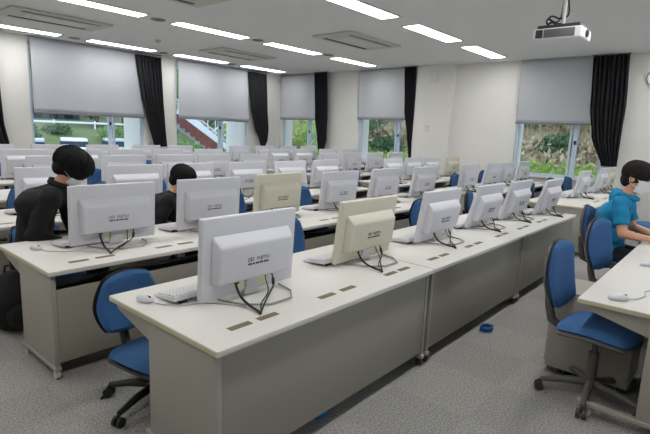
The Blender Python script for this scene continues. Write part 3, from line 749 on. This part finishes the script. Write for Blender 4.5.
make_person((1.35, 4.15, -.01), math.radians(56), 1.09, .16, .88, .68, .22, M['bshirt'], True, False, M['hair'], (.112, .136, .114),
            {-1: ((-.21, -.06, .68), (-.14, -.28, .58)), 1: ((.26, -.20, .66), (.10, -.38, .60))}, 'person in a black collared shirt bending forward behind the leftmost second-row computer', (0, .004, .028), True)
make_person((2.48, 4.42, -.11), math.radians(48), 1.04, .36, .85, .55, .0, M['bshirt'], False, False, M['hair'], (.095, .118, .105),
            {-1: ((-.25, -.14, .74), (-.12, -.33, .60)), 1: ((.25, -.16, .74), (.12, -.34, .60))}, 'person in black with white mask, mostly hidden behind the second computer of the second row', (0, .008, .03), True)
# ---------------------------------------------------------------- outside the windows
def foliage(m, c, rx, ry, rz, n, size, shell=.55):
    c = Vector(c)
    for _ in range(n):
        th, ph = random.uniform(0, 2*PI), math.acos(random.uniform(-1, 1)); rr = random.uniform(shell, 1)
        p = c+Vector((rx*math.sin(ph)*math.cos(th), ry*math.sin(ph)*math.sin(th), rz*math.cos(ph)))*rr
        e = Euler((random.uniform(0, 6), random.uniform(0, 6), random.uniform(0, 6))).to_matrix(); k = size*random.uniform(.6, 1.3)
        q = [p+e @ Vector(v)*k for v in ((-.5, 0, 0), (0, -.28, .05), (.6, 0, 0), (0, .28, .05))]
        m.b.faces.new([m.b.verts.new(v) for v in q])
def hillz(x, y):
    return -.5-.4*(1-min(1, max(0, (27-y)/5)))+min(1, max(0, (27-y)/5))*(.62*max(0, x-14.6))+.35*math.sin(y*.7+x*.4)*min(1, max(0, x-14.4))+.15*math.sin(y*2.3+x*1.7)
struct(MB().box(-30, 60, YW+T_L+.01, 60, -1.3, -.9).box(XW+T_F+.01, 16, -30, YW+T_L+.01, -1.3, -.9).obj('ground', M['asphalt'], smooth=False))
struct(MB().grid(lambda i, j: Vector((12.9+i*17, -14+j*41, hillz(12.9+i*17, -14+j*41))), 50, 140).obj('hillside', M['earth']))
g = MB()
for _ in range(15000):
    x = 14.4+13*random.random()**1.5; y = random.uniform(-9, 24); z = hillz(x, y); h = random.uniform(.15, .6); a = random.uniform(0, 6.28); wd = random.uniform(.03, .07)
    d = Vector((math.cos(a)*wd, math.sin(a)*wd, 0)); tip = Vector((x+random.uniform(-.2, .2), y+random.uniform(-.2, .2), z+h))
    g.b.faces.new([g.b.verts.new(v) for v in (Vector((x, y, z-.05))-d, Vector((x, y, z-.05))+d, tip)])
tag(g.obj('undergrowth', M['leaf3'], smooth=False), 'dry grass and weeds covering the hillside outside the far windows', 'grass', None, 'stuff')
shades = [('leaf', 'mid-green'), ('leaf2', 'bright green'), ('leafd', 'dark green'), ('leaf3', 'dry brownish')]
BUSH = []
for key, nm in shades:
    for sz, q in ((.8, 'low'), (1.25, 'broad')):
        t = empty('shrub', (15, 30, -2)); m = MB(); foliage(m, (0, 0, sz*.55), sz, sz, sz*.7, 900, .17, .35); m.obj('foliage', M[key], t, smooth=False)
        MB().tube([(0, 0, -.2), (.05, 0, sz*.3), (0, .05, sz*.7)], [.04, .03, .015], 6).tube([(0, 0, 0), (.25*sz, .1, sz*.6)], [.025, .01], 6).obj('stem', M['bark'], t); BUSH.append((t, q+' '+nm))
used_b = {}
def where(y): return ('rightmost window' if y < 6 else 'window beside the wall pier' if y < 11.5 else 'corner window')
n = 0
sides = ['farthest right', 'right', 'middle', 'left', 'farthest left']
for ly, (y0, y1) in enumerate(((1.2, 7.0), (9.0, 14.5), (14.8, 22))):
    for tier, (xa) in enumerate((15.3, 17.2, 19.4, 22.0)):
        for j in range(5):
            y = y0+(y1-y0)*(j+.5)/5*(1+.12*tier)+random.uniform(-.3, .3); x = xa+random.uniform(-.5, .5)
            p, nm = BUSH[[6, 0, 7, 2, 6, 5, 7, 1, 6, 4, 7, 3][(n+tier*2) % 12]]; n += 1
            o = p if id(p) not in used_b else copy_tree(p); used_b[id(p)] = 1
            o.location = (x, y, hillz(x, y)-.1); o.rotation_euler = (0, 0, n*1.3)
            tag(o, '%s shrub, %s, %s tier, outside the %s' % (nm, sides[j], ['lowest', 'second', 'third', 'top'][tier], where([3, 9, 14][ly])), 'shrub', 'shrubs on the hillside')
for (yy, h_, l) in ((12.0, 3.6, 'slim young tree outside the window left of the wall pier'), (17.2, 3.8, 'slim young tree outside the window by the room corner'), (2.9, 3.2, 'slim young tree on the slope outside the rightmost window')):
    t = empty('young_tree', (16.6, yy, hillz(16.6, yy)-.1)); MB().tube([(0, 0, 0), (.05, .1, h_*.5), (-.1, .05, h_)], [.06, .045, .02], 8).tube([(.05, .1, h_*.45), (.3, .7, h_*.8)], [.03, .01], 6).obj('trunk', M['bark'], t)
    m = MB(); foliage(m, (0, .1, h_*.95), .9, 1.0, 1.0, 900, .15, .2); m.obj('crown', M['leaf'], t, smooth=False); tag(t, l, 'tree', 'young trees on the hillside')
m = MB()
for k in range(30): foliage(m, (14.0, -3+k*.5, .30), .45, .45, .78, 420, .11, .75)
tag(m.obj('hedge', M['leaf2'], smooth=False), 'trimmed bright green hedge outside the rightmost window', 'hedge')
m = MB()
for k in range(26): foliage(m, (14.2, 13+k*.42, .1), .45, .45, .75, 300, .12, .75)
tag(m.obj('hedge', M['leaf'], smooth=False), 'green hedge outside the narrow windows of the far wall', 'hedge')
# left side: planting, stairs, cars, embankment
m = MB()
for k in range(22): foliage(m, (4.2+k*.45, 15.2, .05), .42, .45, .75, 320, .11, .75)
tag(m.obj('hedge', M['leaf2'], smooth=False), 'low yellow-green hedge between the building and the parked cars', 'hedge')
struct(MB().grid(lambda i, j: Vector((-12+i*62, 33.5+j*26, -.9+(1.9*min(1, j*26/6) if j*26 < 7.5 else 1.9+.08*(j*26-7.5)))), 40, 40).obj('embankment', M['grass']))
for j, (x, y, q) in enumerate(((11.8, 37.2, 'left'), (17.8, 36.4, 'middle'), (21.5, 37.0, 'right'), (14.6, 38.8, 'upper middle'))):
    o = copy_tree(BUSH[[4, 0, 5, 4][j]][0]); o.location = (x, y, .1); o.scale = (1.5, 1.5, 1.3); tag(o, 'green bush on the grassy bank beyond the cars, '+q, 'shrub', 'bushes on the bank')
t = empty('guard_rail', (15, 40.2, 1.0)); MB().box(-26, 26, -.03, .03, .40, .55, .02).obj('beam', M['rail'], t)
for k in range(-8, 9): MB().cyl((k*3.1, .08, .3), .06, .7, seg=8).obj('post', M['rail'], t)
tag(t, 'white roadside guard rail above the grassy bank beyond the parked cars', 'guard rail')
t = empty('distant_building', (17.0, 50, 1.2)); MB().box(-8, 4, 0, 6, 0, 2.0).obj('wall', M['roofg'], t, smooth=False)
MB().hexa([(-8.6, -.6, 2.0), (4.6, -.6, 2.0), (4.6, 6.6, 2.0), (-8.6, 6.6, 2.0)], [(-7, 2.8, 3.6), (3, 2.8, 3.6), (3, 3.2, 3.6), (-7, 3.2, 3.6)]).obj('roof', M['roofg'], t, smooth=False)
m = MB()
for k in range(8): MB().box(-7.2+k*1.4, -6.4+k*1.4, -.04, 0, .6, 1.5).obj('window', M['cglass'], t, smooth=False)
tag(t, 'low dark grey building behind the parked cars', 'building')
TR = []
for key in ('leafd', 'leaf', 'leafd'):
    t = empty('broadleaf_tree'); m = MB()
    for k in range(9): foliage(m, (random.uniform(-1.6, 1.6), random.uniform(-1.6, 1.6), random.uniform(2.2, 5.2)), 1.5, 1.5, 1.3, 330, .42, .5)
    m.obj('crown', M[key], t, smooth=False); MB().tube([(0, 0, -.2), (.1, 0, 2), (0, .1, 4.5)], [.22, .17, .06], 8).obj('trunk', M['bark'], t); TR.append(t)
ut = {}
TL = ['beyond the car park, leftmost but one', 'just left of the distant grey building', 'just right of the distant grey building', 'second right of the distant grey building', 'third right of the distant grey building', 'above the foot of the outdoor stairs', 'behind the outdoor stairs', 'right of the outdoor stairs', 'farthest right beyond the bank', 'towering behind the left part of the grey building', 'towering behind the right part of the grey building', 'tall one in the back line', 'beyond the car park, farthest left', 'on the bank left of the stairs', 'on the bank behind the stairs', 'closest to the stairs, in front of the bank']
for k, (x, y, s) in enumerate(((8.0, 44, 1), (11.2, 42.5, .8), (19.5, 43, .9), (22.5, 44, 1.0), (25.5, 43, .9), (29, 44, 1.1), (33, 43, 1), (36.5, 45, 1.1), (40, 44, 1), (13.5, 56, 1.3), (19, 57, 1.3), (25, 55, 1.3), (4.5, 45, 1), (27.5, 36, .9), (31.5, 37, 1), (24.2, 29.5, .8))):
    p = TR[k % 3]; o = p if id(p) not in ut else copy_tree(p); ut[id(p)] = 1
    o.location = (x, y, 1.0 if y > 40 else (-.9 if y < 33 else 0)); o.scale = (s, s, s); o.rotation_euler = (0, 0, k)
    tag(o, ['dark green', 'lighter green', 'dense dark green'][k % 3]+' broadleaf tree, '+TL[k], 'tree', 'trees beyond the left windows')
def make_car(paint):
    t = empty('car')
    m = MB(); sec = [(-2.1, .35, .62, .80), (-2.0, .22, .86, .84), (-1.1, .2, 1.06, .86), (0, .2, 1.08, .87), (1.4, .2, 1.06, .87), (2.0, .25, .9, .82), (2.08, .4, .75, .78)]
    V = []
    for (y, z0, z1, w_) in sec: V.append([m.b.verts.new(v) for v in ((-w_, y, z0), (w_, y, z0), (w_+.01, y, (z0+z1)/2), (w_-.07, y, z1), (-w_+.07, y, z1), (-w_-.01, y, (z0+z1)/2))])
    for a, b in zip(V, V[1:]):
        for k in range(6): m.b.faces.new((a[k], a[(k+1) % 6], b[(k+1) % 6], b[k]))
    m.b.faces.new(V[0]); m.b.faces.new(V[-1]); body = m.obj('body', paint, t)
    m = MB().hexa([(-.78, -1.0, .98), (.78, -1.0, .98), (.78, 1.85, .94), (-.78, 1.85, .94)], [(-.66, -.55, 1.36), (.66, -.55, 1.36), (.66, 1.45, 1.36), (-.66, 1.45, 1.36)]); m.obj('windows', M['cglass'], t, smooth=False)
    MB().box(-.68, .68, -.58, 1.5, 1.35, 1.52, .05).obj('roof', paint, t)
    for s in (-1, 1):
        MB().box(s*.62-.17, s*.62+.17, -2.12, -2.02, .60, .74, .02).obj('headlamp', M['clamp'], body)
        MB().box(s*.93-.08, s*.93+.08, -.95, -.85, .98, 1.12, .02).obj('mirror', paint, body)
        for yy in (-1.35, 1.3): MB().cyl((s*.78, yy, .32), .32, .2, 'x', 20).obj('wheel', M['tyre'], t)
    MB().box(-.45, .45, -2.13, -2.05, .45, .58, .01).obj('grille', M['dark'], body); return t
cw = make_car(M['carw']); cg = make_car(M['carg'])
for (o, x, y, l) in ((cw, 11.9, 29.2, 'white parked car in the middle of the left window'), (cg, 9.2, 28.0, 'pale silver parked car at the left end of the left window'), (copy_tree(cg), 14.6, 29.6, 'silver parked car at the right of the left window'), (copy_tree(cw), 17.4, 29.6, 'white parked car hidden by the window frame, farthest right')):
    o.location = (x, y, -.9); o.rotation_euler = (0, 0, -.35); tag(o, l, 'car', 'parked cars outside')
# outdoor stairs
t = empty('outdoor_stairs', (0, 0, 0)); t.location = (10.6, 16.4, -.9)
m = MB(); ns = 18; run, rise = .245, .17
for k in range(ns): m.box(.2+k*run, .2+(k+1)*run+.02, .06, 1.5, (ns-k-1)*rise, (ns-k)*rise)
m.obj('steps', M['brick'], t, smooth=False)
L = ns*run
for yy in (0, 1.5):
    MB().hexa([(.1, yy, ns*rise-.25), (.1, yy+.06, ns*rise-.25), (L+.4, yy+.06, -.0), (L+.4, yy, -.0)], [(.1, yy, ns*rise+.08), (.1, yy+.06, ns*rise+.08), (L+.4, yy+.06, .1), (L+.4, yy, .1)]).obj('stringer', M['rail'], t, smooth=False)
    r_ = MB().tube([(.1, yy+.03, ns*rise+.95), (L+.3, yy+.03, .95)], .03, 8).obj('handrail', M['rail'], t)
    for k in range(13):
        x = .15+k*L/12; z = ns*rise*(1-(x-.1)/(L)); MB().tube([(x, yy+.03, z), (x, yy+.03, z+.92)], .018, 6).obj('baluster', M['rail'], r_)
MB().box(-2.0, .2, 0, 3.4, ns*rise-.15, ns*rise).obj('landing', M['rail'], t, smooth=False)
tag(t, 'outdoor stairs with brownish-red steps and white railings outside the second window', 'stairs')
t = empty('outdoor_stairs', (13.6, 20.0, -.9)); m = MB()
for k in range(16): m.box(k*.28, (k+1)*.28, 0, 1.4, k*.17-.1, k*.17+.1)
m.obj('steps', M['roofg'], t, smooth=False)
for yy in (0, 1.4):
    r_ = MB().tube([(0, yy, .95), (4.5, yy, 3.7)], .035, 8).tube([(0, yy, .05), (4.5, yy, 2.8)], .06, 8).tube([(0, yy, .6), (4.5, yy, 3.3)], .02, 6).obj('handrail', M['rail'], t)
    for k in range(9): MB().tube([(k*.55, yy, k*.55*.61), (k*.55, yy, k*.55*.61+.95)], .02, 6).obj('baluster', M['rail'], r_)
tag(t, 'farther flight of outdoor stairs rising to the right with thin white rails', 'stairs')
